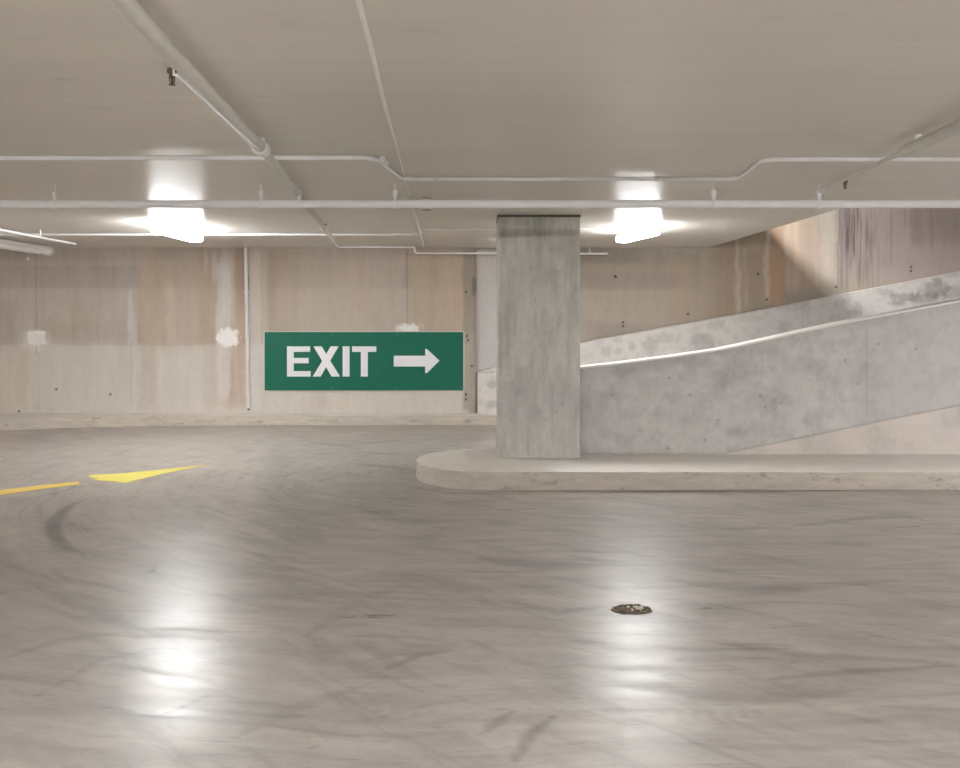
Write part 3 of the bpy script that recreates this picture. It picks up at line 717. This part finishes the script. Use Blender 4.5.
# ================================================================== SPRINKLERS
def sprinkler(px, py, label):
    p = on(px, py, CEIL)
    o = thing('sprinkler_head', p, label, 'sprinkler', 'ceiling sprinkler heads')
    k = 1.0; bm = bmesh.new(); add_lathe(bm, [(.004, 0), (.018, -.0002), (.019, -.016), (.012, -.018)], p, 14); part('escutcheon', bm, M['brass'], o)
    bm = bmesh.new(); add_lathe(bm, [(.006, -.017), (.012, -.024), (.012, -.031), (.005, -.036), (.004, -.054), (.006, -.058)], p, 12); part('stem', bm, M['brass'], o)
    bm = bmesh.new()
    for s in (-1, 1): add_tube(bm, [p+Vector((s*.010, 0, -.03)), p+Vector((s*.010, 0, -.046)), p+Vector((s*.003, 0, -.056))], .0022, 6, .005)
    part('frame_arms', bm, M['brass'], o)
    bm = bmesh.new(); add_lathe(bm, [(.004, -.058), (.013, -.059), (.013, -.062), (.003, -.063)], p, 14); part('deflector', bm, M['brass'], o)
sprinkler(172, 69, 'brown sprinkler head at upper left, the largest, beside the start of the bright highlight strip')
sprinkler(290, 180, 'small sprinkler head just above the main pipe, left, beside the slanting pipe')
sprinkler(325, 224, 'tiny sprinkler head below the main pipe, nearest the back wall')
sprinkler(845, 180, 'small sprinkler head at right, below the slanting side pipe')

# ================================================================== LAMPS
def lamp(x, y, z, label, length=1.15, w=.17, group='batten ceiling lamps', name='ceiling_lamp', em='diffuser'):
    o = thing(name, (x, y, z), label, 'lamp', group)
    bm = bmesh.new(); add_box(bm, x-w*.22, x+w*.22, y-length*.36, y+length*.36, z-.055, z-.0005, .005); part('housing', bm, M['white_dull'], o)
    bm = bmesh.new(); add_box(bm, x-w*.5, x+w*.5, y-length/2+.02, y+length/2-.02, z-.12, z-.05, .025); part('diffuser', bm, M[em], o)
    return o
lamp(-3.20, 8.80, CEIL, 'glowing ceiling lamp at the left, behind the main pipe')
lamp(1.70, 9.0, CEIL, 'glowing ceiling lamp just right of the pillar', .95, .15).rotation_euler.z = .2
OUT = 'ceiling lamps out of the photographed view'
for x, y, l in ((-7.4, .7, 'far left lamp of the unseen front row added as fill'), (-3.1, .3, 'left lamp of the unseen front row added as fill'), (1.4, .3, 'middle lamp of the unseen front row added as fill'), (5.8, .4, 'right lamp of the unseen front row added as fill'),
                (-5.5, -4.0, 'left lamp of the unseen rear row added as fill'), (.2, -4.2, 'middle lamp of the unseen rear row added as fill'), (6.5, -4.0, 'right lamp of the unseen rear row added as fill'),
                (-8.2, 6.3, 'unseen fill lamp added beside the left wall'), (6.2, 5.2, 'unseen fill lamp added to the right, in front of the ramp'), (11, 4.0, 'unseen fill lamp added near the right wall'),
                (-.8, .3, 'added fill lamp in the unseen front row, nearest the middle'), (3.6, .3, 'added fill lamp, second from the right in the unseen front row')):
    lamp(x, y, CEIL, l, group=OUT)  # unseen lamps, added as fill for the ceiling, pillar and pipes
lamp(1.7, 9.6, 5.1, 'ceiling lamp on the level above the ramp', 1.3, .3, OUT, em='diffuser_upper')

# ================================================================== FLOOR THINGS
def flat(name, pts, h, mat, label, cat):
    bm = bmesh.new(); add_prism(bm, pts, 'z', .0005, h); return tag(from_bm(name, bm, M[mat]), label, cat)
fp = lambda px, py: tuple(on(px, py, 0)[:2])
flat('painted_arrow', [fp(*q) for q in ((90, 475.2), (125, 473.4), (160, 470), (206, 465), (160, 474.5), (124, 483.4), (114, 481.4), (92, 480.4), (98, 478.6), (89, 477.6))], .003, 'yellow', 'yellow arrow head painted on the floor, left of the kerb island', 'floor marking')
flat('painted_line', [fp(*q) for q in ((-160, 507), (-60, 497.5), (0, 490.6), (40, 485.6), (79, 481.8), (79, 484.6), (40, 489.4), (0, 495.2), (-60, 503), (-160, 514))], .003, 'amber', 'amber painted line on the floor leading to the yellow arrow head', 'floor marking')

dc = on(632, 610, 0)
dr = thing('floor_drain', (dc.x, dc.y, 0), 'small broken floor drain clogged with dirt, in the lamp reflection', 'drain')
def ragged(rx, ry, n, seed, jit=.22, c=(0, 0)):
    r3 = random.Random(seed); return [(dc.x+c[0]+rx*math.cos(a_)*(1+r3.uniform(-jit, jit)), dc.y+c[1]+ry*math.sin(a_)*(1+r3.uniform(-jit, jit))) for a_ in (2*math.pi*i/n for i in range(n))]
bm = bmesh.new(); add_prism(bm, ragged(.098, .068, 26, 3, .14), 'z', .0005, .005); part('rim', bm, M['debris_dark'], dr)
r3 = random.Random(5)
bm = bmesh.new()
for i in range(26):
    a_ = r3.uniform(0, 6.28); q = r3.random()**.5; s = r3.uniform(.004, .010)
    x, y = dc.x+.09*q*math.cos(a_), dc.y+.06*q*math.sin(a_); add_prism(bm, [(x+s*math.cos(b_)*r3.uniform(.7, 1.4), y+s*math.sin(b_)) for b_ in (0, 1.2, 2.5, 3.7, 5)], 'z', .005, .005+r3.uniform(.003, .008))
tag(part('dirt', bm, M['debris_dark'], dr), kind='stuff')
bm = bmesh.new()
for i in range(12):
    x, y, s = dc.x+r3.uniform(-.02, .055), dc.y+r3.uniform(-.025, .03), r3.uniform(.005, .009)
    add_prism(bm, [(x+s*math.cos(b_)*r3.uniform(.7, 1.4), y+s*math.sin(b_)) for b_ in (0, 1.2, 2.5, 3.7, 5)], 'z', .005, .012)
tag(part('grit', bm, M['debris_light'], dr), 'pale grit lying in the drain', kind='stuff')

# ================================================================== WORLD, CAMERA, VIEW
w = bpy.data.worlds.new('World'); SC.world = w; w.use_nodes = True
w.node_tree.nodes['Background'].inputs[0].default_value = (.9, .92, 1, 1)
w.node_tree.nodes['Background'].inputs[1].default_value = .3
cam = bpy.data.cameras.new('camera'); co = bpy.data.objects.new('camera', cam); COL.objects.link(co)
co.location = (0, 0, EYE); co.rotation_euler = (math.pi/2, 0, 0)
cam.sensor_width = 36; cam.lens = F/960*36; cam.shift_y = -(384-HY)/960; cam.clip_start = .05
SC.camera = co
SC.view_settings.view_transform = 'Standard'; SC.view_settings.look = 'None'
SC.view_settings.gamma = 1; SC.view_settings.use_curve_mapping = False
SC.view_settings.exposure = 1.55
SC.cycles.use_denoising = True
SC.cycles.max_bounces = 10; SC.cycles.diffuse_bounces = 8; SC.cycles.glossy_bounces = 4
SC.cycles.sample_clamp_indirect = 8
SC.cycles.caustics_reflective = False; SC.cycles.caustics_refractive = False
